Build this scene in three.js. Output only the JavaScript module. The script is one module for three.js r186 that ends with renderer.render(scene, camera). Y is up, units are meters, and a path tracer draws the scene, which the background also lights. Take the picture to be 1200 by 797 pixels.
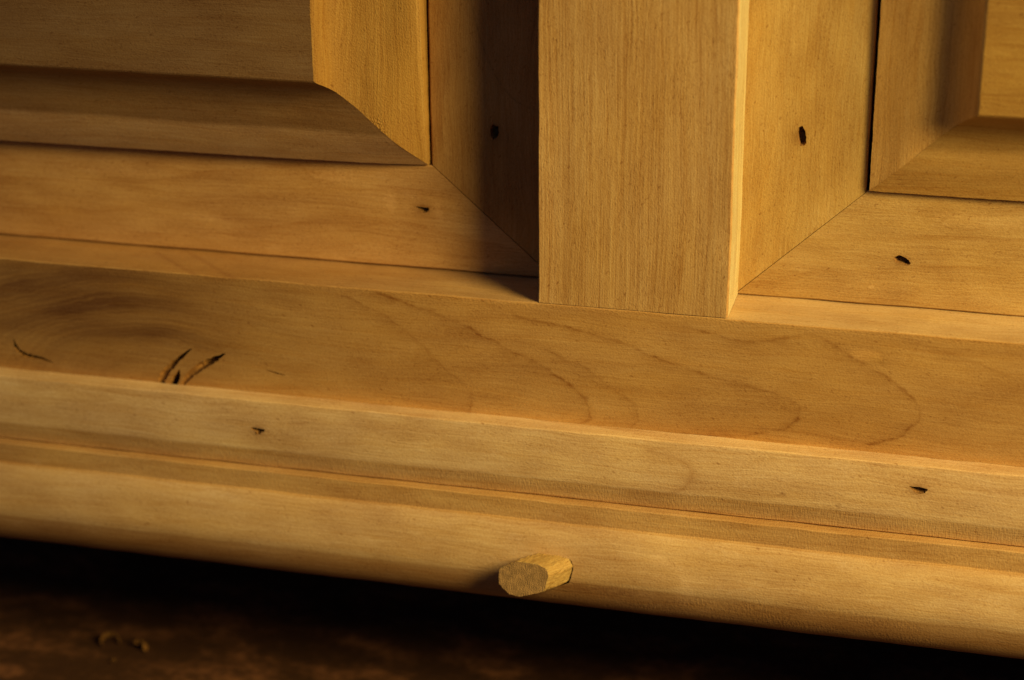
import * as THREE from 'three';
import { toCreasedNormals, mergeGeometries, mergeVertices } from 'three/addons/utils/BufferGeometryUtils.js';
import { createNoise2D } from 'simplex-noise';
import { Brush, Evaluator, SUBTRACTION } from 'three-bvh-csg';

// ---------------------------------------------------------------- camera, light, exposure
// Geometry is written in millimetres (x right, y up from the rail's top edge, z out of the cabinet front) and scaled to metres.
const MM = 0.001, FLOOR = 130;                                  // the floor lies 130 mm under the rail's top edge
const scene = new THREE.Scene();
const P3 = (x, y, z) => new THREE.Vector3(x * MM, (y + FLOOR) * MM, z * MM);
const camera = new THREE.PerspectiveCamera(19.88, 1024 / 680, 0.02, 40);
camera.position.copy(P3(107.394, 171.287, 443.94));
camera.rotation.set(THREE.MathUtils.degToRad(-21.651), THREE.MathUtils.degToRad(14.428), THREE.MathUtils.degToRad(-0.393), 'YXZ');
camera.focus = 0.48;
camera.userData.fStop = 8;
const renderer = new THREE.WebGLRenderer({ antialias: true });
renderer.setSize(1024, 680);
renderer.toneMapping = THREE.LinearToneMapping;
renderer.toneMappingExposure = 1;
renderer.shadowMap.enabled = true;
scene.background = new THREE.Color().setRGB(0.05, 0.06, 0.075);   // the dim room around
const key = new THREE.SpotLight(new THREE.Color().setRGB(1, 0.728, 0.215), 2.15, 0, 0.46, 1);
key.name = 'work_lamp';
key.position.copy(P3(490, 305, 290));
key.target.position.copy(P3(10, -35, 0));
scene.add(key.target);
key.castShadow = true;
key.shadow.radius = 6.5;
key.shadow.mapSize.set(2048, 2048);
scene.add(key);

// ---------------------------------------------------------------- noise and helpers
let seedState = 7;
const rnd = () => (seedState = (Math.imul(seedState, 1103515245) + 12345) >>> 0) / 4294967296;
const N = createNoise2D(rnd);                                   // simplex noise, -1..1
const clamp = (x, a = 0, b = 1) => Math.min(b, Math.max(a, x));
const sst = (a, b, x) => { const t = clamp((x - a) / (b - a)); return t * t * (3 - 2 * t); };

const used = new Map();
function numbered(n) { const k = used.get(n) || 0; used.set(n, k + 1); return k ? `${n}_${String(k).padStart(3, '0')}` : n; }
function part(name, geo, material, parent) {
  const m = new THREE.Mesh(geo, material);
  m.name = numbered(name); m.castShadow = m.receiveShadow = true;
  parent.add(m); return m;
}
function tag(o, label, category, group) { o.userData.label = label; o.userData.category = category; if (group) o.userData.group = group; return o; }

// a baked wood surface: fn(a, b, o) with a along the grain and b across it, both in mm; o.r o.g o.b linear, o.h height
function bake(a0, b0, w, h, res, fn, rough = 0.6, bump = 0.00010) {
  const W = Math.min(2048, Math.round(w / res)), H = Math.min(2048, Math.round(h / res));
  const col = new Uint8Array(W * H * 4), hei = new Uint8Array(W * H * 4), o = { r: 0, g: 0, b: 0, h: 0 };
  const enc = (x) => { x = clamp(x); return 255 * (x <= 0.0031308 ? 12.92 * x : 1.055 * Math.pow(x, 1 / 2.4) - 0.055); };
  for (let j = 0; j < H; j++) for (let i = 0; i < W; i++) {
    fn(a0 + (i + 0.5) / W * w, b0 + (j + 0.5) / H * h, o);
    const k = 4 * (j * W + i);
    col[k] = enc(o.r) + 0.5; col[k + 1] = enc(o.g) + 0.5; col[k + 2] = enc(o.b) + 0.5; col[k + 3] = 255;
    hei[k] = hei[k + 1] = hei[k + 2] = 255 * clamp(o.h); hei[k + 3] = 255;
  }
  const tex = (d, srgb) => {
    const t = new THREE.DataTexture(d, W, H, THREE.RGBAFormat);
    t.magFilter = THREE.LinearFilter; t.minFilter = THREE.LinearMipmapLinearFilter; t.generateMipmaps = true;
    t.wrapS = t.wrapT = THREE.MirroredRepeatWrapping;
    if (srgb) t.colorSpace = THREE.SRGBColorSpace;
    t.needsUpdate = true; return t;
  };
  const m = new THREE.MeshPhysicalMaterial({ map: tex(col, true), bumpMap: tex(hei, false), bumpScale: bump, roughness: rough, specularIntensity: 0.55 });
  m.userData.rect = [a0, b0, w, h];
  return m;
}
// plain wood: P.color linear, P.seed, optional ring frequency and strengths
function wood(P) {
  const s = P.seed * 41.37, { color: C, fib = 1, pore = 1, rf = 0.16, ring = 0.10, blot = 1, warp = 1, lines = 1, scuff = 0.3, orange = 1, fleck = 1 } = P;
  return (a, b, o) => {
    const w = warp * (1.3 * N(a * 0.012 + s, b * 0.05) + 0.35 * N(a * 0.055 + s, b * 0.2 + 9));
    const q = b + w;
    let r = q * rf + 1.1 * N(a * 0.005 + s, b * 0.018 - s) + 0.1 * N(a * 0.03, q * 0.5 + s); r -= Math.floor(r);
    const line = Math.pow(r, 5) * (1 - sst(0.94, 1, r)) * (0.55 + 0.45 * N(a * 0.02 - s, b * 0.1));
    const f = N(a * 0.03 + s, q * 1.7) * 0.38 + N(a * 0.08, q * 4.2 + s) * 0.38 + N(a * 0.25 + s, q * 8.5 - s) * 0.34;
    const p = clamp((N(a * 0.34 - s, q * 4.6 + 3) - 0.32) * 2.2) * (0.65 + 0.5 * N(a * 0.03, b * 0.15 + s));
    const k = clamp((N(a * 0.8 + s, q * 2.6 + 40) - 0.35) * 2) * fleck;
    const L = N(a * 0.007 + s, q * 1.15) * 0.5 + N(a * 0.016 - s, q * 2.7) * 0.5;
    const mi = N(a * 1.25 + s, b * 2.3) * 0.6 + N(a * 2.4, b * 3.0 - s) * 0.5;
    const bl = N(a * 0.016 + s, b * 0.04 - s) * 0.6 + N(a * 0.05 - s, b * 0.13 + s) * 0.45;
    const hue = N(a * 0.02 - s, b * 0.06 + 2 * s) * 0.7 + N(a * 0.09, b * 0.3 + s) * 0.3;
    const sc = clamp((N(a * 0.06 + 3 * s, b * 0.13 + s) + 0.35 * N(a * 0.35, b * 0.7) - 0.62) * 1.4) * scuff;
    const v = 1 + 0.18 * fib * f - 0.24 * pore * p - 1.9 * ring * line + 0.16 * blot * bl - 0.09 * k + 0.135 * mi + 0.10 * lines * L + 0.14 * sc;
    const spot = clamp((N(a * 0.42 + 5 * s, b * 0.6 - s) - 0.8) * 9) * 0.3;
    const vv = Math.max(v - spot, 0.15);   // darker grain is also redder
    o.r = C[0] * Math.pow(vv, 0.82); o.g = C[1] * Math.pow(vv, 1.12) * (1 - 0.02 * orange * hue - 0.05 * line + 0.03 * sc + 0.03 * f * fib); o.b = C[2] * Math.pow(vv, 1.35) * (1 - 0.11 * orange * hue - 0.15 * line + 0.2 * sc + 0.12 * f * fib);
    o.h = 0.5 + 0.16 * f * fib + 0.1 * L - 0.25 * p * pore + 0.25 * mi;
  };
}
// crease normals in millimetres: the merge inside works to a hundredth of a unit
const creased = (g, angle) => { g.scale(1000, 1000, 1000); const c = toCreasedNormals(g, angle); c.scale(MM, MM, MM); return c; };
const mulo = (o, r, g = r, b = g) => { o.r *= r; o.g *= g; o.b *= b; };
// distance (mm) from a point to a polyline given as [[x, y], ...]
function smoothLine(pts, n = 6) {
  return new THREE.CatmullRomCurve3(pts.map(([x, y]) => new THREE.Vector3(x, y, 0))).getPoints(pts.length * n).map((p) => [p.x, p.y]);
}
function distTo(poly, x, y) {                                    // [distance, signed side]
  let best = 1e9, side = 0;
  for (let i = 0; i + 1 < poly.length; i++) {
    const [ax, ay] = poly[i], dx = poly[i + 1][0] - ax, dy = poly[i + 1][1] - ay;
    const t = clamp(((x - ax) * dx + (y - ay) * dy) / (dx * dx + dy * dy + 1e-9));
    const ex = x - ax - dx * t, ey = y - ay - dy * t, d = ex * ex + ey * ey;
    if (d < best) { best = d; side = dx * ey - dy * ex; }
  }
  return [Math.sqrt(best), side];
}
// sweep a closed profile [[cross, z], ...] (mm). along 'x' or 'y'; t0, t1: numbers or functions of the cross coordinate (mitres)
function sweep(profile, along, t0, t1, material, { segs = 90, wob = 0.1, start = 0, seed = 1, flip = false, wf = 0.05 } = {}) {
  const n = profile.length, pos = [], uv = [], idx = [], arc = [start], f0 = typeof t0 === 'function' ? t0 : () => t0, f1 = typeof t1 === 'function' ? t1 : () => t1;
  for (let i = 0; i < n; i++) { const p = profile[i], q = profile[(i + 1) % n]; arc.push(arc[i] + Math.hypot(q[0] - p[0], q[1] - p[1])); }
  const [ra, rb, rw, rh] = material.userData.rect;
  const at = (i, k) => {
    const [c, z] = profile[i % n], a = f0(c), b = f1(c), t = a + (b - a) * k / segs;
    const wc = c + wob * (N(t * wf + 17 * seed, c * 0.13 + z * 0.1) + 0.3 * N(t * 0.3 + seed, c * 0.13 + z * 0.1)), wz = z + wob * 0.8 * N(t * 0.018 - 9 * seed, c * 0.06 + 50);
    return [t, along === 'x' ? [t, wc, wz] : [wc, t, wz]];
  };
  for (let i = 0; i < n; i++) {
    const base = pos.length / 3;
    for (let k = 0; k <= segs; k++) for (const e of [0, 1]) {
      const [t, p] = at(i + e, k);
      pos.push(p[0] * MM, (p[1] + FLOOR) * MM, p[2] * MM); uv.push((t - ra) / rw, (arc[i + e] - rb) / rh);
    }
    for (let k = 0; k < segs; k++) { const q = base + 2 * k; idx.push(q, q + 1, q + 2, q + 1, q + 3, q + 2); }
  }
  const shape = profile.map(([c, z]) => new THREE.Vector2(c, z)), tri = THREE.ShapeUtils.triangulateShape(shape, []), ccw = !THREE.ShapeUtils.isClockWise(shape);
  for (const [k, rev] of [[0, 0], [segs, 1]]) {
    const base = pos.length / 3;
    for (let i = 0; i < n; i++) { const [, p] = at(i, k); pos.push(p[0] * MM, (p[1] + FLOOR) * MM, p[2] * MM); uv.push((profile[i][0] * 1.3 - ra) / rw, (profile[i][1] - rb) / rh); }
    for (const [a, b, c] of tri) rev ? idx.push(base + a, base + c, base + b) : idx.push(base + a, base + b, base + c);
  }
  const g = new THREE.BufferGeometry();
  g.setAttribute('position', new THREE.Float32BufferAttribute(pos, 3)); g.setAttribute('uv', new THREE.Float32BufferAttribute(uv, 2)); g.setIndex(idx);
  return orient(g);
}
// make faces point outwards (positive volume), then crease normals
function orient(g, crease = 0.45) {
  const p = g.attributes.position, x = g.index.array; let v = 0;
  const a = new THREE.Vector3(), b = new THREE.Vector3(), c = new THREE.Vector3(), m = new THREE.Vector3().fromBufferAttribute(p, 0);
  for (let i = 0; i < x.length; i += 3) { a.fromBufferAttribute(p, x[i]).sub(m); b.fromBufferAttribute(p, x[i + 1]).sub(m); c.fromBufferAttribute(p, x[i + 2]).sub(m); v += a.dot(b.cross(c)); }
  if (v < 0) for (let i = 0; i < x.length; i += 3) { const t = x[i]; x[i] = x[i + 1]; x[i + 1] = t; }
  return creased(g, crease);
}
const evaluator = new Evaluator(); evaluator.attributes = ['position', 'normal', 'uv']; evaluator.useGroups = true;
function carve(geo, material, cutters, cutMaterial) {
  let a = new Brush(geo, material); a.updateMatrixWorld();
  for (const c of cutters) { const b = new Brush(c, cutMaterial); b.updateMatrixWorld(); a = evaluator.evaluate(a, b, SUBTRACTION); a.updateMatrixWorld(); }
  return a;                                                     // geometry with groups, material array
}
function carved(name, geo, material, cutters, cutMaterial, parent) {
  const r = carve(geo, material, cutters, cutMaterial), mats = Array.isArray(r.material) ? r.material : [r.material];
  return part(name, r.geometry, mats.length === 1 ? mats[0] : mats, parent);
}
// a small irregular tapered hole: outline [[du, dv], ...] round (x, y), front at z0 + over, bottom at z0 - depth
function holeCutter(x, y, z0, rough, depth, taper = 0.72) {
  const outline = [];
  rough.forEach(([u, v], i) => { const [p, q] = rough[(i + 1) % rough.length]; for (let k = 0; k < 4; k++) { const t = k / 4, j = 1.2 + 0.09 * N(i * 4 + k + x, y) ; outline.push([(u + (p - u) * t) * j, (v + (q - v) * t) * j]); } });
  const n = outline.length, pos = [], uv = [], idx = [];
  for (const [k, z] of [[1.12, z0 + 0.8], [0.95, z0 - 0.3], [taper, z0 - depth]]) for (const [u, v] of outline) { pos.push((x + u * k) * MM, (y + v * k + FLOOR) * MM, z * MM); uv.push(u * 0.1 + 0.5, (v + z) * 0.1 + 0.5); }
  for (let r = 0; r < 2; r++) for (let i = 0; i < n; i++) { const a = r * n + i, b = r * n + (i + 1) % n; idx.push(a, a + n, b, b, a + n, b + n); }
  for (let i = 1; i + 1 < n; i++) { idx.push(0, i, i + 1); idx.push(2 * n, 2 * n + i + 1, 2 * n + i); }
  const g = new THREE.BufferGeometry();
  g.setAttribute('position', new THREE.Float32BufferAttribute(pos, 3)); g.setAttribute('uv', new THREE.Float32BufferAttribute(uv, 2)); g.setIndex(idx);
  return orient(g, 0.3);
}
// a crack: V-shaped trench along a path [[x, y, halfWidth, depth], ...] in the plane z = z0
function crackCutter(raw, z0) {
  const curve = new THREE.CatmullRomCurve3(raw.map(([x, y]) => new THREE.Vector3(x, y, 0))), m = raw.length * 6, path = [];
  for (let i = 0; i <= m; i++) {
    const p = curve.getPoint(i / m), f = i / m * (raw.length - 1), k = Math.min(raw.length - 2, Math.floor(f)), t = f - k, mix = (c) => raw[k][c] + (raw[k + 1][c] - raw[k][c]) * t;
    path.push([p.x + 0.1 * N(i * 0.6, raw[0][0]), p.y + 0.1 * N(i * 0.7, raw[0][1] + 9), mix(2) * (1.1 + 0.18 * N(i * 0.35, raw[0][0] + 3)), mix(3) * (1.15 + 0.15 * N(i * 0.3, 5))]);
  }
  const pos = [], uv = [], idx = [], n = path.length;
  path.forEach(([x, y, w, d], i) => {
    const p = path[Math.max(0, i - 1)], q = path[Math.min(n - 1, i + 1)], l = Math.hypot(q[0] - p[0], q[1] - p[1]), nx = -(q[1] - p[1]) / l, ny = (q[0] - p[0]) / l;
    const j = 0.3 * N(i * 0.8, x), pts = [[x + nx * w * (1 + j), y + ny * w * (1 + j), z0 + 0.6], [x - nx * w * (1 - j), y - ny * w * (1 - j), z0 + 0.6], [x - nx * w * 0.5, y - ny * w * 0.5, z0 - d], [x + nx * w * 0.25, y + ny * w * 0.25, z0 - d * 1.05]];
    for (const [a, b, c] of pts) { pos.push(a * MM, (b + FLOOR) * MM, c * MM); uv.push(a * 0.1, (b + c) * 0.1); }
  });
  for (let i = 0; i + 1 < n; i++) for (let k = 0; k < 4; k++) { const a = 4 * i + k, b = 4 * i + (k + 1) % 4; idx.push(a, a + 4, b, b, a + 4, b + 4); }
  const e = 4 * (n - 1); idx.push(0, 1, 2, 0, 2, 3, e, e + 2, e + 1, e, e + 3, e + 2);
  const g = new THREE.BufferGeometry();
  g.setAttribute('position', new THREE.Float32BufferAttribute(pos, 3)); g.setAttribute('uv', new THREE.Float32BufferAttribute(uv, 2)); g.setIndex(idx);
  return orient(g, 0.3);
}

// ---------------------------------------------------------------- materials
const CLEAN = [0.60, 0.40, 0.185], STRIP = [0.45, 0.29, 0.12], GREY = [0.445, 0.25, 0.10], FIELD = [0.45, 0.295, 0.14];
const holeMat = bake(0, 0, 10, 10, 0.1, (a, b, o) => { const v = 1 + 0.4 * N(a * 0.8, b * 3) + 0.2 * N(a * 4, b * 9); o.r = 0.27 * v; o.g = 0.135 * v; o.b = 0.05 * v; o.h = 0.5 + 0.4 * N(a * 2, b * 5); }, 0.85, 0.0002);
const crackMat = bake(0, 0, 10, 10, 0.1, (a, b, o) => { const v = 1 + 0.35 * N(a * 0.8, b * 3) + 0.2 * N(a * 4, b * 9); o.r = 0.30 * v; o.g = 0.145 * v; o.b = 0.045 * v; o.h = 0.5 + 0.4 * N(a * 2, b * 5); }, 0.85, 0.0002);
const nailMat = new THREE.MeshStandardMaterial({ color: new THREE.Color().setRGB(0.085, 0.05, 0.028), roughness: 0.8, metalness: 0.2 });

// rail: growth arcs, a knot swirl on the left, a pale filled spot on the right. Arc length 34 mm is the top front edge.
const ARCS = [
  [[[-42.9, -0.2], [-22.5, -6.6], [-6.8, -13.4], [6.6, -20.3], [13.3, -26.7], [13.7, -29.8], [9.3, -32.9]], 1],
  [[[-52.2, -2.2], [-38.5, -8], [-25.1, -19.8], [-18.7, -25.2], [-18.4, -30.7], [-21.9, -33.7]], 0.6],
  [[[-6.8, -3.6], [16.2, -7.3], [29.9, -11.6], [43.6, -15.5], [60.7, -18.5], [66.6, -21.8], [65.9, -25.8], [55.5, -30.1], [37.6, -32.5]], 0.8],
  [[[2.1, -12.5], [13.2, -17.3], [19.8, -21.4], [25.4, -25.5], [25.9, -29], [24, -31.6]], 0.5],
  [[[36.8, -2.9], [45.4, -4.4], [55.9, -5.3], [68.3, -1.9], [74.6, -4.7], [86.3, -11.4], [93.8, -16.3], [95.7, -20.6], [92.4, -26.2], [84.4, -29.9]], 0.8],
  [[[90.7, -1], [105.1, -5.1], [119.4, -9.3], [140, -12]], 0.45],
].map(([p, k]) => [smoothLine(p), k, Math.min(...p.map((q) => q[0])) - 4, Math.max(...p.map((q) => q[0])) + 4]);
const railBase = wood({ seed: 3, color: GREY, ring: 0.02, fib: 0.9, pore: 0.7, scuff: 0.5, blot: 1.1 });
const railMat = bake(-185, 14, 330, 60, 0.17, (a, b, o) => {
  railBase(a, b, o);
  const y = 34 - b;
  if (y > 0) { const k = sst(0, 0.5, y); const rt = sst(-90, 90, a); mulo(o, 1 + k * (0.0 + 0.25 * rt), 1 + k * (-0.02 + 0.55 * rt), 1 + k * (0.05 + 1.2 * rt)); if (a > -110 && a < -80) { const s = Math.exp(-(((a + y * 1.2 + 82) / 1.2) ** 2)) + Math.exp(-(((a + y * 1.2 + 93) / 1.2) ** 2)); mulo(o, 1 - 0.13 * s, 1 - 0.18 * s); } return; }  // top face lighter towards the right: lamplight painted into the colour
  const wx = a + 0.6 * N(a * 0.12, y * 0.25) + 0.3 * N(a * 0.4, y * 0.9), wy = y + 0.3 * N(a * 0.09 + 7, y * 0.16) + 0.15 * N(a * 0.5, y * 0.9);
  for (const [poly, k, x0, x1] of ARCS) {
    if (wx < x0 || wx > x1) continue;
    const [d, side] = distTo(poly, wx, wy);
    const s = k * (0.65 * Math.exp(-((d / 0.34) ** 2)) + 0.85 * Math.exp(-d / (side > 0 ? 0.45 : 2.2))) * (0.8 + 0.5 * N(wx * 0.08, wy * 0.2 + 5)) * (0.75 + 0.3 * N(a * 0.3, y * 0.5));
    mulo(o, 1 - 0.30 * s, 1 - 0.40 * s, 1 - 0.5 * s);
  }
  // darker swirl round the knot on the left
  const kx = (a + 101) * 0.40, ky = (y + 35), rr = Math.hypot(kx, ky) + 1.3 * N(a * 0.02, y * 0.05) + 0.25 * N(a * 0.12, y * 0.4);
  const near = Math.exp(-(((a + 128) / 44) ** 2)) * (0.5 + 0.5 * sst(-27, -18, y));
  const bands = 0.5 + 0.5 * Math.sin(rr * 0.78 + 0.9);
  const dark = clamp(near * (0.60 + 0.26 * bands * bands + 0.10 * sst(-23, -17, y) + 0.16 * N(rr * 1.1, kx * 0.03) + 0.12 * N(rr * 2.8, kx * 0.06 + 3)) * (1 + 0.18 * N(a * 0.03, y * 0.08)));
  mulo(o, 1 - 0.64 * dark, 1 - 0.71 * dark, 1 - 0.66 * dark);
  const mid = Math.exp(-(((a + 15) / 45) ** 2)) * 0.10; mulo(o, 1 + mid);
  const rim = sst(-29, -33, y) * 0.25 * (0.5 + 0.5 * N(a * 0.03, 3)); mulo(o, 1 + rim);
  // pale filler spot
  const e = Math.hypot((a - 82 + 0.6 * N(a, y)) / 4.6, (y + 6.4 - (82 - a) * 0.12) / 1.9), pale = 1 - sst(0.6, 1.1, e), core = Math.exp(-(((a - 84.5) / 2.2) ** 2 + ((y + 7.4) / 0.9) ** 2));
  mulo(o, 1 + 0.2 * pale - 0.2 * core, 1 + 0.22 * pale - 0.22 * core, 1 + 0.25 * pale - 0.3 * core);
  // rough fuzzy fibres along the top edge
  const fz = sst(-2.2, 0, y) * clamp(N(a * 0.9, y * 2.5) + 0.1); mulo(o, 1 + 0.25 * fz); o.h += 0.5 * fz;
}, 0.62);
const stileBase = wood({ seed: 11, color: [0.50, 0.30, 0.135], ring: 0.12, rf: 0.2, fib: 1.3, pore: 1.2, scuff: 0.2, warp: 0.45, blot: 0.7, lines: 2.3 });
// arc 0..30 left side, 30..78 front, 78..108 right side
const stileMat = bake(-10, 10, 110, 90, 0.15, (a, b, o) => {
  stileBase(a, b, o);
  if (b > 78.1) mulo(o, 1.2, 1.68, 2.4);  // right side face brightened and paled in the colour, as lit by the lamp
  else if (b > 30) {
    const x = b - 30, p = 1 - sst(0.5, 1.15, Math.hypot((x - 45.6) / 1.9, (a - 18.3 + N(a * 0.5, b)) / 6.5)); mulo(o, 1 + 0.13 * p, 1 + 0.16 * p, 1 + 0.2 * p);
    const e = sst(46, 48, x) * 0.12 * (1 + N(a * 0.2, 4)), g = sst(36, 46, x) * 0.06, w = sst(9, 1, x) * 0.1 * (1 + 0.5 * N(a * 0.05, 8)); mulo(o, 1 + e - g + w, 1 + e - g * 0.6 + w, 1 + e + g + w);
    const fz = sst(5, 0, a) * clamp(N(a * 1.2, b * 2.2)); mulo(o, 1 + 0.15 * fz); o.h += 0.3 * fz;
  }
}, 0.62);
const stain = (list) => (a, b, o) => { for (const [x, y, r, k] of list) { const d = Math.hypot((a - x) * 0.8, b - y) + 0.35 * N(a * 0.8, b * 1.1); if (d < r * 3) { const s = k * Math.exp(-((d / r) ** 2)); mulo(o, 1 - 0.45 * s, 1 - 0.55 * s, 1 - 0.6 * s); } } };
const smudge = (list) => (a, b, o) => { for (const [x, y, w, h, k] of list) { const e = Math.hypot((a - x) / w, (b - y) / h) + 0.35 * N(a * 0.5 + x, b * 0.7); if (e < 1.2) { const s = k * (1 - sst(0.4, 1.1, e)); mulo(o, 1 + 0.16 * s, 1 + 0.2 * s, 1 + 0.32 * s); } } };
const both = (...f) => (a, b, o) => { for (const g of f) g(a, b, o); };
const stripFn = (seed, extra = {}, more) => { const w = wood({ seed, color: STRIP, ring: 0.11, rf: 0.11, pore: 0.8, scuff: 0.6, blot: 1.3, ...extra }); return more ? (a, b, o) => { w(a, b, o); more(a, b, o); } : w; };
const sL = bake(-185, 0, 190, 46, 0.16, stripFn(21, { color: [0.52, 0.29, 0.125] }, both(stain([[-35.2, 28.7, 1.6, 0.8]]), smudge([[-60, 36, 7, 2, 1], [-44, 30, 2, 3.5, 0.9], [-31, 29, 1.6, 3.5, 0.8], [-120, 33, 14, 1.2, 0.5], [-95, 22, 9, 1, 0.5]]))), 0.6);
const hair = smoothLine([[80, 22], [62, 26], [50, 32], [46, 37], [44.5, 44]]), hair2 = smoothLine([[4, 37], [9, 41], [18, 46]]);
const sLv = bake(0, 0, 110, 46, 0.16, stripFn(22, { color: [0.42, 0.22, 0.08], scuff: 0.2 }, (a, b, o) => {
  const d = Math.min(distTo(hair, a, b)[0], distTo(hair2, a, b)[0]), s = Math.exp(-((d / 0.25) ** 2)); mulo(o, 1 - 0.28 * s * (0.6 + 0.5 * N(a * 0.4, b))); stain([[38.6, 29.6, 1.7, 0.7]])(a, b, o);
}), 0.6);
const sR = bake(40, 0, 110, 46, 0.16, stripFn(23, { color: [0.465, 0.29, 0.125] }, both(stain([[88.1, 24.5, 1.6, 0.8]]), smudge([[106, 36, 16, 2.4, 0.9], [81, 17, 1, 0.7, 1.4], [70, 30, 8, 1.4, 0.5]]))), 0.6);
const sRv = bake(0, 0, 110, 46, 0.16, stripFn(24, { color: [0.485, 0.305, 0.12], ring: 0.04 }, both(stain([[42.3, 26, 1.8, 0.8]]), smudge([[70, 24, 10, 1.5, 0.5], [20, 34, 9, 2, 0.4]]))), 0.6);
const ledgeArc = smoothLine([[29.9, 8], [38.7, 10], [41.3, 13], [38, 18], [25.8, 20]]);
const ledgeBase = wood({ seed: 31, color: [0.625, 0.422, 0.26], ring: 0.09, rf: 0.22, pore: 0.7, scuff: 0.6, blot: 1.3 });
const ledgeMat = bake(-185, 0, 330, 26, 0.17, (a, b, o) => {
  ledgeBase(a, b, o);
  if (b < 5.2) mulo(o, 1.08, 1.1, 1.1);  // top face lightened: light from above put into the colour
  const [d] = distTo(ledgeArc, a, b), s = Math.exp(-d / 1.2); mulo(o, 1 - 0.2 * s, 1 - 0.28 * s, 1 - 0.35 * s);
  stain([[-74.8, 13.3, 1.5, 0.8], [96.9, 11.3, 1.7, 0.8], [64, 16, 0.5, 0.9], [78, 17.5, 0.4, 0.8]])(a, b, o);
  if (b > 18.8) { mulo(o, 0.93, 0.86, 0.72); o.h += 0.25 * N(a * 3, b * 0.3); }  // down-facing bevel: its shade is darkened into the colour
}, 0.6, 0.00012);
const baseBase = wood({ seed: 32, color: [0.565, 0.368, 0.21], ring: 0.07, rf: 0.2, pore: 0.6, scuff: 0.7, blot: 1.2 });
const baseMat = bake(-185, 0, 330, 50, 0.18, (a, b, o) => {
  baseBase(a, b, o);
  // b: 8 top edge, ~14 end of the fillet, ~29 the crease
  if (b > 27.5) { const lo = 0.7 * sst(28.2, 29.3, b) + 0.3 * sst(28, 33, b), ch = (N(a * 1.1, b * 0.4) * 0.5 + 0.5 * N(a * 2.6, b * 0.9)) * (0.55 + 0.6 * N(a * 0.05, b * 0.2)) * sst(-20, 40, a) * (1 - sst(95, 125, a)); mulo(o, 1 - lo * (0.47 - 0.14 * ch), 1 - lo * (0.57 - 0.14 * ch), 1 - lo * (0.66 - 0.1 * ch)); o.h += 0.4 * ch; }  // shade of the underside below the crease painted into the colour, with chatter marks
  if (b < 14) { mulo(o, 0.92, 0.85, 0.70); o.h += 0.2 * N(a * 2.5, b * 0.5); }  // fillet shaded in the colour against the brighter round below
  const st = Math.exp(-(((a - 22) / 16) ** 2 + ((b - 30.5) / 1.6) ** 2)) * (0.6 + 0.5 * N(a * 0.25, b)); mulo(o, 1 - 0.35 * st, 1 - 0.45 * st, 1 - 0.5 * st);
  const pale = Math.exp(-(((a - 35 - (b - 20) * 0.8) / 5) ** 2)) * clamp(0.5 + N(a * 0.15, b * 0.2)) * sst(16, 20, b); mulo(o, 1 + 0.12 * pale, 1 + 0.15 * pale, 1 + 0.25 * pale);
}, 0.58, 0.00012);

// ---------------------------------------------------------------- floor
const floorMat = bake(0, 0, 600, 600, 0.6, (a, b, o) => {
  const n = 0.5 * N(a * 0.02, b * 0.05) + 0.3 * N(a * 0.07, b * 0.12) + 0.25 * N(a * 0.2, b * 0.3) + 0.15 * N(a * 0.6, b * 0.8);
  const v = 0.45 + 1.5 * clamp(0.35 + n * 0.9) ** 2;
  o.r = 0.11 * v; o.g = 0.045 * v; o.b = 0.024 * v; o.h = 0.5 + n * 0.4;
}, 0.7, 0.0006);
{
  const g = new THREE.PlaneGeometry(6, 6); g.rotateX(-Math.PI / 2);
  const u = g.attributes.uv; for (let i = 0; i < u.count; i++) u.setXY(i, u.getX(i) * 10, u.getY(i) * 10);
  const f = part('floor', g, floorMat, scene); f.userData.kind = 'structure'; f.userData.label = 'dark stained wooden floor in the shade under the cabinet';
}

// ---------------------------------------------------------------- the cabinet front
const cabinet = new THREE.Group(); cabinet.name = numbered('wooden_cabinet'); scene.add(cabinet);
tag(cabinet, 'unfinished pale wooden cabinet front with raised panels, stile, rail and stepped base moulding', 'cabinet');
const X0 = -290, X1 = 250, TOP = 185;

// stile
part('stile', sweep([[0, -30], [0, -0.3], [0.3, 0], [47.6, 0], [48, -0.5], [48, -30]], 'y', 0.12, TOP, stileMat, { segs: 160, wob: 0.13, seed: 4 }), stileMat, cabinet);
// bottom rail with cracks at the knot
const CRACKS = [
  [[-147.6, -23.2, 0.1, 0.6], [-146.6, -26.2, 0.6, 2], [-144.6, -27.6, 0.65, 2.4], [-140, -28.3, 0.55, 2.2], [-136.2, -29.3, 0.12, 0.7]],
  [[-105.4, -33.5, 1.15, 0.6], [-104.0, -30.2, 1.3, 0.75], [-102.0, -27.6, 1.05, 1.0], [-99.6, -25.2, 0.62, 2.6], [-97, -22.9, 0.42, 3], [-95, -21.2, 0.1, 1]],
  [[-98.4, -32.0, 0.7, 0.5], [-96.8, -29.6, 1.05, 0.7], [-94.2, -27.2, 1.2, 0.9], [-91.6, -25.4, 1.05, 2.4], [-88.6, -23.7, 0.8, 3.4], [-85.4, -21.7, 0.12, 1]],
  [[-101.6, -33.2, 1.1, 3.4], [-100.3, -30.6, 1.15, 3.4], [-99.0, -27.8, 0.2, 1.2]],
  [[-74.2, -25.3, 0.12, 0.4], [-71.4, -26, 0.25, 0.8], [-69, -26.4, 0.12, 0.5]],
];
carved('bottom_rail', sweep([[-0.4, -34], [0, -34], [0, -0.35], [-0.35, 0], [-78, 0], [-78, -34]], 'x', X0, X1, railMat, { segs: 300, wob: 0.14, seed: 2, start: -0.4 }), railMat, CRACKS.map((c) => crackCutter(c, 0)), crackMat, cabinet);

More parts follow.
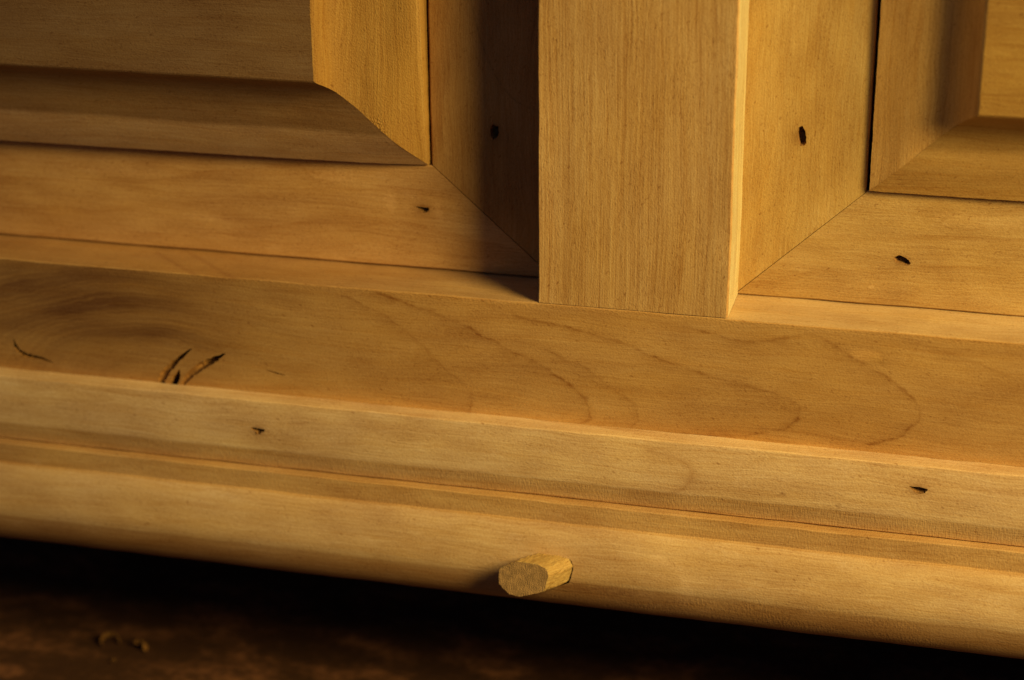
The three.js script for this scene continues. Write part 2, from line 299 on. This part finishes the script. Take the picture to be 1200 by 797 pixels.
// mitred strips round the panels, each with a sunken nail
const ZS = -17.4, xL = -33, yL = 29, xR = 79.2, yR = 30.1;
function stripProfile(lo, hi, g0 = 0.35, g1 = 0.3) { return [[lo + g0, -30], [lo + g0, ZS - 0.4], [lo + g0 + 0.4, ZS], [hi - g1 - 0.35, ZS], [hi - g1, ZS - 0.35], [hi - g1, -30]]; }
const oval = (w, h, rot = 0, seed = 0, n = 9) => Array.from({ length: n }, (_, i) => { const t = i / n * 2 * Math.PI, k = 1 + 0.25 * N(i * 1.9, seed * 7.3), u = w * k * Math.cos(t), v = h * k * Math.sin(t); return [u * Math.cos(rot) - v * Math.sin(rot), u * Math.sin(rot) + v * Math.cos(rot)]; });
function strip(profile, along, t0, t1, mat, hole, seed) {
  const [x, y, outline, z = ZS] = hole;
  const s = carved('moulding_strip', sweep(profile, along, t0, t1, mat, { segs: 90, wob: 0.1, seed }), mat, [holeCutter(x, y, z, outline, 2.0)], holeMat, cabinet);
  nailIn(s, x + 0.15, y - 0.1, z - 1.85, outline); return s;
}
function nailIn(parent, x, y, z, outline) {
  const shape = new THREE.Shape(outline.map(([u, v]) => new THREE.Vector2(u * 0.5 * MM, v * 0.5 * MM)));
  const g = new THREE.ExtrudeGeometry(shape, { depth: 0.5 * MM, bevelEnabled: true, bevelSize: 0.1 * MM, bevelThickness: 0.1 * MM, bevelSegments: 1 });
  g.translate(x * MM, (y + FLOOR) * MM, z * MM); part('nail', g, nailMat, parent);
}
const wedge = [[-1.7, 0.5], [1.6, 0.45], [1.5, -0.2], [0.9, -0.75], [0.1, -0.8], [-0.7, -0.3]];
const mL = (y) => -(y - 0) * (33 / 29) + 0.5;                     // left mitre: x as a function of y
const mR = (y) => 48 + (y - 1) * (31.2 / 29.1);
strip(stripProfile(0, yL), 'x', X0, (y) => mL(y) - 0.1, sL, [-35.2, 16.7, wedge], 6);
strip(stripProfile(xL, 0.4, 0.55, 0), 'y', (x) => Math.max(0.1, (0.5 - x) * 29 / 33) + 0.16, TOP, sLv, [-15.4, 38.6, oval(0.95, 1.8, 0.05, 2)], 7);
strip(stripProfile(0, yR, 0.2), 'x', (y) => mR(y) + 0.06, X1, sR, [88.1, 12.5, oval(1.9, 0.95, -0.3, 3)], 8);
strip([[47.9, -30], [47.9, ZS - 0.02], [48.3, ZS], [xR - 1.25, ZS], [xR - 0.9, ZS - 0.35], [xR - 0.9, -30]], 'y', (x) => 1 + (x - 48) * 29.1 / 31.2 + 0.06, TOP, sRv, [62.1, 42.3, oval(1.0, 2.1, 0.12, 4)], 9);

// raised panels: field, and bevels that fall to the strips; dir = -1 for the left panel (corner at its lower right), +1 for the right one
const PROFILE = [[0, -14.5], [1.5, -13.6], [3, -12.75], [4.5, -11.95], [6, -11.25], [7.5, -10.65], [9, -10.15], [10.5, -9.75], [12, -9.4], [13.5, -9.1], [15, -8.8], [16.5, -8.35], [18, -7.75], [19.5, -6.9], [20.7, -6], [21.7, -4.9], [22.5, -3.7], [23.1, -2.6], [23.55, -1.75], [23.9, -1.25], [24.2, -0.95], [24.6, -0.8]];
function bevel(kind, dir, cx, cy, far, rise, material, sink = 0, profile = PROFILE) {
  const [ra, rb, rw, rh] = material.userData.rect, rows = [[0, -29], ...profile], pos = [], uv = [], idx = [], segs = 110;
  let arc = -14;
  rows.forEach(([s, z], r) => {
    if (r) arc += Math.hypot(s - rows[r - 1][0], r === 1 ? 14 : z - rows[r - 1][1]);
    for (let k = 0; k <= segs; k++) {
      const f = (k / segs) ** 1.6, c = kind === 'side' ? cy + s : cx + dir * s, t = c + (far - c) * f, away = Math.abs(t - (kind === 'side' ? cy : cx));
      const lift = r ? Math.min(rise * away, 3.6) * (1 - sst(0, 9.5, s)) - (1 - sst(0, 9.5, s)) * Math.max(sink, 2.2 * Math.exp(-away / 14)) : 0;
      const jx = 0.07 * N(t * 0.12, s * 2 + cx) + 0.05 * N(t * 0.6, s * 3);
      const x = kind === 'side' ? cx + dir * (s + jx) : t, y = kind === 'side' ? t : cy + s + jx;
      pos.push(x * MM, (y + FLOOR) * MM, (z + lift + jx * 0.8) * MM); uv.push((t - ra) / rw, (arc - rb) / rh);
    }
  });
  for (let r = 0; r + 1 < rows.length; r++) for (let k = 0; k < segs; k++) {
    const a = r * (segs + 1) + k, b = a + segs + 1;
    (kind === 'side') === (dir > 0) ? idx.push(a, a + 1, b, b, a + 1, b + 1) : idx.push(a, b, a + 1, b, b + 1, a + 1);
  }
  const g = new THREE.BufferGeometry();
  g.setAttribute('position', new THREE.Float32BufferAttribute(pos, 3)); g.setAttribute('uv', new THREE.Float32BufferAttribute(uv, 2)); g.setIndex(idx);
  g.computeVertexNormals();
  // faces must look out of the cabinet
  if (g.attributes.normal.getZ(g.attributes.normal.count - segs) < 0) { const x = g.index.array; for (let i = 0; i < x.length; i += 3) { const t = x[i]; x[i] = x[i + 1]; x[i + 1] = t; } }
  return creased(g, 0.55);
}
function fieldGeo(x0, x1, y0, y1, material) {
  const [ra, rb, rw, rh] = material.userData.rect, g = new THREE.BoxGeometry((x1 - x0) * MM, (y1 - y0) * MM, 6 * MM, 60, 20, 1);
  g.translate((x0 + x1) / 2 * MM, ((y0 + y1) / 2 + FLOOR) * MM, (-0.8 - 3) * MM);
  const p = g.attributes.position, u = g.attributes.uv;
  for (let i = 0; i < p.count; i++) u.setXY(i, (p.getX(i) / MM - ra) / rw, (p.getY(i) / MM - FLOOR - rb) / rh);
  return g;
}
const fieldL = bake(-185, 45, 135, 50, 0.16, wood({ seed: 41, color: [0.225, 0.128, 0.07], ring: 0.05, rf: 0.2, fib: 0.9, scuff: 0.5 }), 0.65);
const fieldR = bake(95, 45, 60, 50, 0.16, wood({ seed: 42, color: [0.33, 0.185, 0.055], ring: 0.16, rf: 0.26, fib: 1, scuff: 0.2 }), 0.62);
// the part of each bevel once covered by its groove is paler; the rest has darkened
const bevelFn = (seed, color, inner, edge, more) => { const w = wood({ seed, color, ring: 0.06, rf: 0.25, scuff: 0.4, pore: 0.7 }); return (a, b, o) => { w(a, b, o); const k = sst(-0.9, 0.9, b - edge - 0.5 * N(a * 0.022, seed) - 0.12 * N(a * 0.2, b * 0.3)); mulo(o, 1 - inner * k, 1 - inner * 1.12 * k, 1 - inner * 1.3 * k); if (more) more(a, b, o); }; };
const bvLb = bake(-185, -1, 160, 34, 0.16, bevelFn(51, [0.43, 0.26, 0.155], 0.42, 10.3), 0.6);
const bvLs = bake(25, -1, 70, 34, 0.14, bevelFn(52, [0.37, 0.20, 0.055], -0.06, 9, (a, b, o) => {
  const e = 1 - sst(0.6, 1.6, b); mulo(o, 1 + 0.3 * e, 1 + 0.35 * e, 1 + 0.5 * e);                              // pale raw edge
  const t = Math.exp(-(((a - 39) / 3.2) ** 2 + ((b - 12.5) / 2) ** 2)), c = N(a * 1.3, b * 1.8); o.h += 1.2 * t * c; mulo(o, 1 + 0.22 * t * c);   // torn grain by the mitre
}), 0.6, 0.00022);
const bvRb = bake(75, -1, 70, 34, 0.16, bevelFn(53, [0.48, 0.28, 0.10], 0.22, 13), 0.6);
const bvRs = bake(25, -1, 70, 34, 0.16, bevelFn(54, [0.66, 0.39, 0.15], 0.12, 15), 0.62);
function panel(label, dir, cx, cy, xFar, fMat, bMat, sMat, riseSide, riseBottom, sink, profile) {
  const fx = cx + dir * 24.5, x0 = Math.min(fx, xFar), x1 = Math.max(fx, xFar);
  const f = part('raised_panel', fieldGeo(x0, x1, cy + 24.5, TOP, fMat), fMat, cabinet); f.userData.label = label;
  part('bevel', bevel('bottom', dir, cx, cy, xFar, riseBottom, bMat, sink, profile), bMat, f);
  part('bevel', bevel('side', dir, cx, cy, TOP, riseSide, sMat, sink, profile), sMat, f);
}
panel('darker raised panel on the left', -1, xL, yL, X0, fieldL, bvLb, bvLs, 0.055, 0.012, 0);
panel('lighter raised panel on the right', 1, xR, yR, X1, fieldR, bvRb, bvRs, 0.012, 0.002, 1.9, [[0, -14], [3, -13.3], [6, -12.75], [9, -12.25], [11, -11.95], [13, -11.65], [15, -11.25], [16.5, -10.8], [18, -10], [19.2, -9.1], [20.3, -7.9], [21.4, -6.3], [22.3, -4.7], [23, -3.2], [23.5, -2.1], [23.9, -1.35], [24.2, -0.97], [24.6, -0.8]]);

// base mouldings: a nailed ledge strip and the rounded base strip under it
const ledgeProfile = [[-32.1, 0.05], [-32.1, 5.0], [-32.35, 5.35], [-33, 5.55], [-45.1, 7.0], [-45.7, 6.9], [-50.6, 5.6], [-50.9, 5.3], [-50.9, 0.05]];
const trap = [[-1.7, 0.6], [1.7, 0.35], [1.3, -0.25], [0.7, -0.4], [0.4, -0.9], [-0.3, -0.85], [-0.6, -0.3], [-1.4, -0.1]];
const LN = [[-74.8, -40.2, trap, 6.3], [96.9, -38.1, [[-1.9, 0.5], [0.2, 0.6], [2, 0.3], [1.4, -0.6], [0.2, -0.9], [-0.9, -0.5]], 6.1]];
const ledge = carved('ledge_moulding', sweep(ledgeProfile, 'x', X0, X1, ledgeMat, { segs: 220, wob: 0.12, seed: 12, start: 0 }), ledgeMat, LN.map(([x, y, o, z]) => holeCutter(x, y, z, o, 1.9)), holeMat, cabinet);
for (const [x, y, o, z] of LN) nailIn(ledge, x + 0.2, y - 0.1, z - 1.8, o);
const baseProfile = [[-51.15, 0.05], [-51.15, 7.8], [-51.4, 8.15], [-56.5, 8.5], [-56.75, 9.0], [-58, 10.1], [-60.5, 11.2], [-63.5, 12.1], [-66.5, 12.7], [-69.3, 13.1], [-69.8, 12.98], [-72, 12.9], [-74.5, 12.5], [-76.8, 11.7], [-78.6, 10.5], [-80, 8.9], [-80.8, 7.2], [-81.2, 5], [-81.2, 0.05]];

// ---------------------------------------------------------------- the peg in the base moulding
const pegTip = new THREE.Vector3(0.95, -67.65, 20), pegRoot = new THREE.Vector3(5, -68.7, 12.3), axis = pegTip.clone().sub(pegRoot).normalize();
const cut = new THREE.Vector3(-0.12, 0.1, 1).normalize();         // the sawn end is not square to the peg
const eu = new THREE.Vector3(0, 1, 0).cross(cut).normalize(), ev = cut.clone().cross(eu).normalize();
const PEG = [[584.5, 667], [588, 665], [597.5, 660.5], [605, 657.5], [614, 659], [628, 661], [640, 666], [643.5, 675], [638, 693], [623, 697], [608, 700], [596, 696.5], [588, 691], [584.5, 685]];
function onPegEnd(px, py) {                                     // outline of the cut end, in its own plane
  const r = new THREE.Vector3((px - 600) / 2273.9, -(py - 398.5) / 2273.9, -1).applyEuler(camera.rotation), o = camera.position.clone().divideScalar(MM); o.y -= FLOOR;
  const t = pegTip.clone().sub(o).dot(cut) / r.dot(cut), q = o.addScaledVector(r, t).sub(pegTip);
  return [q.dot(eu), q.dot(ev)];
}
const pegOutline = new THREE.CatmullRomCurve3(PEG.filter((_, i) => ![1, 12].includes(i)).map((q) => { const [u, v] = onPegEnd(...q); return new THREE.Vector3(u, v, 0); }), true, 'catmullrom', 0.12).getPoints(35).map((p) => [p.x, p.y]);
const pegWood = wood({ seed: 61, color: [0.50, 0.33, 0.13], ring: 0.08, rf: 0.5, fib: 1.4, warp: 0.4 });
const pegMat = bake(-30, 0, 45, 45, 0.1, (a, b, o) => { pegWood(a, b, o); const c = N(a * 0.5, b * 1.5); o.h += 0.3 * c; mulo(o, 1 + 0.06 * c); }, 0.65, 0.00012);
const pegEndMat = bake(-8, -8, 16, 16, 0.06, (a, b, o) => {      // end grain with upright saw marks
  const k = N(a * 3.4, b * 0.3) * 0.3 + N(a * 4.5, b * 1.2) * 0.3 + N(a * 3, b * 3) * 0.4, bl = N(a * 0.35, b * 0.35 + 5), v = 1 + 0.16 * k + 0.2 * bl;
  o.r = 0.45 * v; o.g = 0.275 * v; o.b = 0.135 * v; o.h = 0.5 + 0.45 * k;
}, 0.75, 0.00025);
{
  const n = 56, rings = 16, len = 17, out = [];
  for (let i = 0; i < n; i++) { const f = i / n * pegOutline.length, k = Math.floor(f), t = f - k, a = pegOutline[k], b = pegOutline[(k + 1) % pegOutline.length]; out.push([a[0] + (b[0] - a[0]) * t, a[1] + (b[1] - a[1]) * t]); }
  const pos = [], uv = [], idx = [];
  for (let r = 0; r <= rings; r++) {
    const d = r === 0 ? 0 : r === 1 ? 0.2 : 0.2 + (r - 1) / (rings - 1) * len;
    out.forEach(([u, v], i) => {
      const j = r ? 1 + 0.03 * N(i * 0.4, d * 0.35) + 0.03 * N(i * 1.1, d * 0.7) : 0.975 + 0.02 * N(i * 0.9, 3), p = pegTip.clone().addScaledVector(axis, -d).addScaledVector(eu, u * j).addScaledVector(ev, v * j);
      pos.push(p.x * MM, (p.y + FLOOR) * MM, p.z * MM); uv.push((-d + 30) / 45, i * 0.7 / 45);
    });
  }
  for (let r = 0; r < rings; r++) for (let i = 0; i < n; i++) { const a = r * n + i, b = r * n + (i + 1) % n; idx.push(a, a + n, b, b, a + n, b + n); }
  const g = new THREE.BufferGeometry(); g.setAttribute('position', new THREE.Float32BufferAttribute(pos, 3)); g.setAttribute('uv', new THREE.Float32BufferAttribute(uv, 2)); g.setIndex(idx);
  const root = P3(...pegRoot.toArray()), peg = new THREE.Group(); peg.name = numbered('wooden_peg'); peg.position.copy(root); scene.add(peg);
  tag(peg, 'short faceted wooden peg with a sawn end sticking out of the rounded base moulding', 'peg');
  const side = creased(g, 0.7); side.translate(-root.x, -root.y, -root.z);
  part('shaft', side, pegMat, peg);
  const ep = [], eu2 = [], ei = [];
  const put = (u, v, h) => { const p = pegTip.clone().addScaledVector(cut, h).addScaledVector(eu, u).addScaledVector(ev, v); ep.push(p.x * MM - root.x, (p.y + FLOOR) * MM - root.y, p.z * MM - root.z); eu2.push((u + 8) / 16, (v + 8) / 16); };
  const c = out.reduce((s, [u, v]) => [s[0] + u / n, s[1] + v / n], [0, 0]);
  for (let r = 0; r <= 5; r++) out.forEach(([u, v], i) => { const k = r / 5, j = (0.975 + 0.02 * N(i * 0.9, 3)) * k; put(u * j + c[0] * (1 - k) * (r < 5 ? 1 : 0), v * j + c[1] * (1 - k) * (r < 5 ? 1 : 0), r < 5 ? 0.05 * N(u, v) * 0 : 0); });
  for (let r = 0; r < 5; r++) for (let i = 0; i < n; i++) { const a = r * n + i, b = r * n + (i + 1) % n; ei.push(a, a + n, b, b, a + n, b + n); }
  const e = new THREE.BufferGeometry(); e.setAttribute('position', new THREE.Float32BufferAttribute(ep, 3)); e.setAttribute('uv', new THREE.Float32BufferAttribute(eu2, 2)); e.setIndex(ei); e.computeVertexNormals();
  part('sawn_end', e, pegEndMat, peg);
}
// the hole that holds the peg is a little larger than the peg on its right side
function pegHole() {
  const n = 28, pos = [], uv = [], idx = [], c = pegRoot.clone().addScaledVector(eu, 0.3).addScaledVector(ev, -0.1);
  for (const d of [8, -9]) for (let i = 0; i < n; i++) {
    const f = i / n * pegOutline.length, k = Math.floor(f), t = f - k, a = pegOutline[k], b = pegOutline[(k + 1) % pegOutline.length], j = 1.02 + 0.035 * N(i * 0.5, 8);
    const p = c.clone().addScaledVector(axis, d).addScaledVector(eu, j * (a[0] + (b[0] - a[0]) * t)).addScaledVector(ev, j * (a[1] + (b[1] - a[1]) * t));
    pos.push(p.x * MM, (p.y + FLOOR) * MM, p.z * MM); uv.push(i / n, d * 0.05);
  }
  for (let i = 0; i < n; i++) { const a = i, b = (i + 1) % n; idx.push(a, a + n, b, b, a + n, b + n); }
  for (let i = 1; i + 1 < n; i++) { idx.push(0, i, i + 1); idx.push(n, n + i + 1, n + i); }
  const g = new THREE.BufferGeometry(); g.setAttribute('position', new THREE.Float32BufferAttribute(pos, 3)); g.setAttribute('uv', new THREE.Float32BufferAttribute(uv, 2)); g.setIndex(idx);
  return orient(g, 0.5);
}
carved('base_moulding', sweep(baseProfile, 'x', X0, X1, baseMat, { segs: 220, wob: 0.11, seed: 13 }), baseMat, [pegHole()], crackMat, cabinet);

// carcass behind: back board, bottom board and feet (the feet stand outside the picture)
const darkWood = bake(0, 0, 100, 100, 0.4, wood({ seed: 71, color: [0.16, 0.10, 0.05] }), 0.8);
const boxAt = (x0, x1, y0, y1, z0, z1) => { const g = new THREE.BoxGeometry((x1 - x0) * MM, (y1 - y0) * MM, (z1 - z0) * MM); g.translate((x0 + x1) / 2 * MM, ((y0 + y1) / 2 + FLOOR) * MM, (z0 + z1) / 2 * MM); return g; };
part('back_board', boxAt(X0, X1, 0.5, TOP, -38, -34.2), darkWood, cabinet);
part('bottom_board', boxAt(X0, X1, -77.5, -66, -330, -34.4), darkWood, cabinet);
part('top_board', boxAt(X0, X1, TOP + 0.5, TOP + 18, -330, 14), darkWood, cabinet);
part('side_board', boxAt(X0 - 18, X0 - 0.4, -80, TOP + 18, -330, 0), darkWood, cabinet);
part('side_board', boxAt(X1 + 0.4, X1 + 18, -80, TOP + 18, -330, 0), darkWood, cabinet);
for (const x of [X0 - 14, X1 - 30]) for (const z of [-320, -46]) part('foot', boxAt(x, x + 44, -130, -80.3, z, z + 44), darkWood, cabinet);

// ---------------------------------------------------------------- shavings on the floor
const shaveMat = bake(0, 0, 30, 10, 0.1, wood({ seed: 81, color: [0.20, 0.095, 0.03], fib: 1.5 }), 0.7);
function shaving(label, x, z, r, turns, width, rot, tilt) {
  const n = 40, pos = [], uv = [], idx = [], th = 0.25;
  for (let i = 0; i <= n; i++) {
    const t = i / n, an = t * turns * Math.PI * 2, rr = r * (1 - 0.35 * t), w = width * (0.5 + 0.5 * Math.sin(Math.PI * clamp(t * 0.9 + 0.08)));
    for (const [k, s] of [[0, -1], [0, 1], [th, 1], [th, -1]]) { pos.push(Math.cos(an) * (rr - k), Math.sin(an) * (rr - k) + r, s * w / 2 + t * width * 0.5); uv.push(t, (s + 1) / 2 * 0.3); }
  }
  for (let i = 0; i < n; i++) for (let k = 0; k < 4; k++) { const a = 4 * i + k, b = 4 * i + (k + 1) % 4; idx.push(a, a + 4, b, b, a + 4, b + 4); }
  idx.push(0, 1, 2, 0, 2, 3, 4 * n, 4 * n + 2, 4 * n + 1, 4 * n, 4 * n + 3, 4 * n + 2);
  let g = new THREE.BufferGeometry(); g.setAttribute('position', new THREE.Float32BufferAttribute(pos, 3)); g.setAttribute('uv', new THREE.Float32BufferAttribute(uv, 2)); g.setIndex(idx);
  g.rotateX(tilt); g = orient(g); g.computeBoundingBox(); g.translate(0, -g.boundingBox.min.y, 0); g.scale(MM, MM, MM);
  const m = part('wood_shaving', g, shaveMat, scene); m.position.set(x * MM, 0.0002, z * MM); m.rotation.y = rot;
  return tag(m, label, 'wood shaving', 'wood shavings on the dark floor');
}
shaving('pale C-shaped curled shaving on the dark floor, below the left part of the base moulding', -138, -18, 3.4, 0.62, 1.8, 0.2, -1.1);
shaving('bright stubby shaving lying just right of the C-shaped curl on the floor', -129, -19, 2.2, 0.5, 2.8, -0.6, -0.9);
shaving('smallest shaving, a tiny pale chip below the C-shaped curl', -132.5, -11, 0.9, 0.45, 1.4, 0.9, -0.6);

renderer.render(scene, camera);
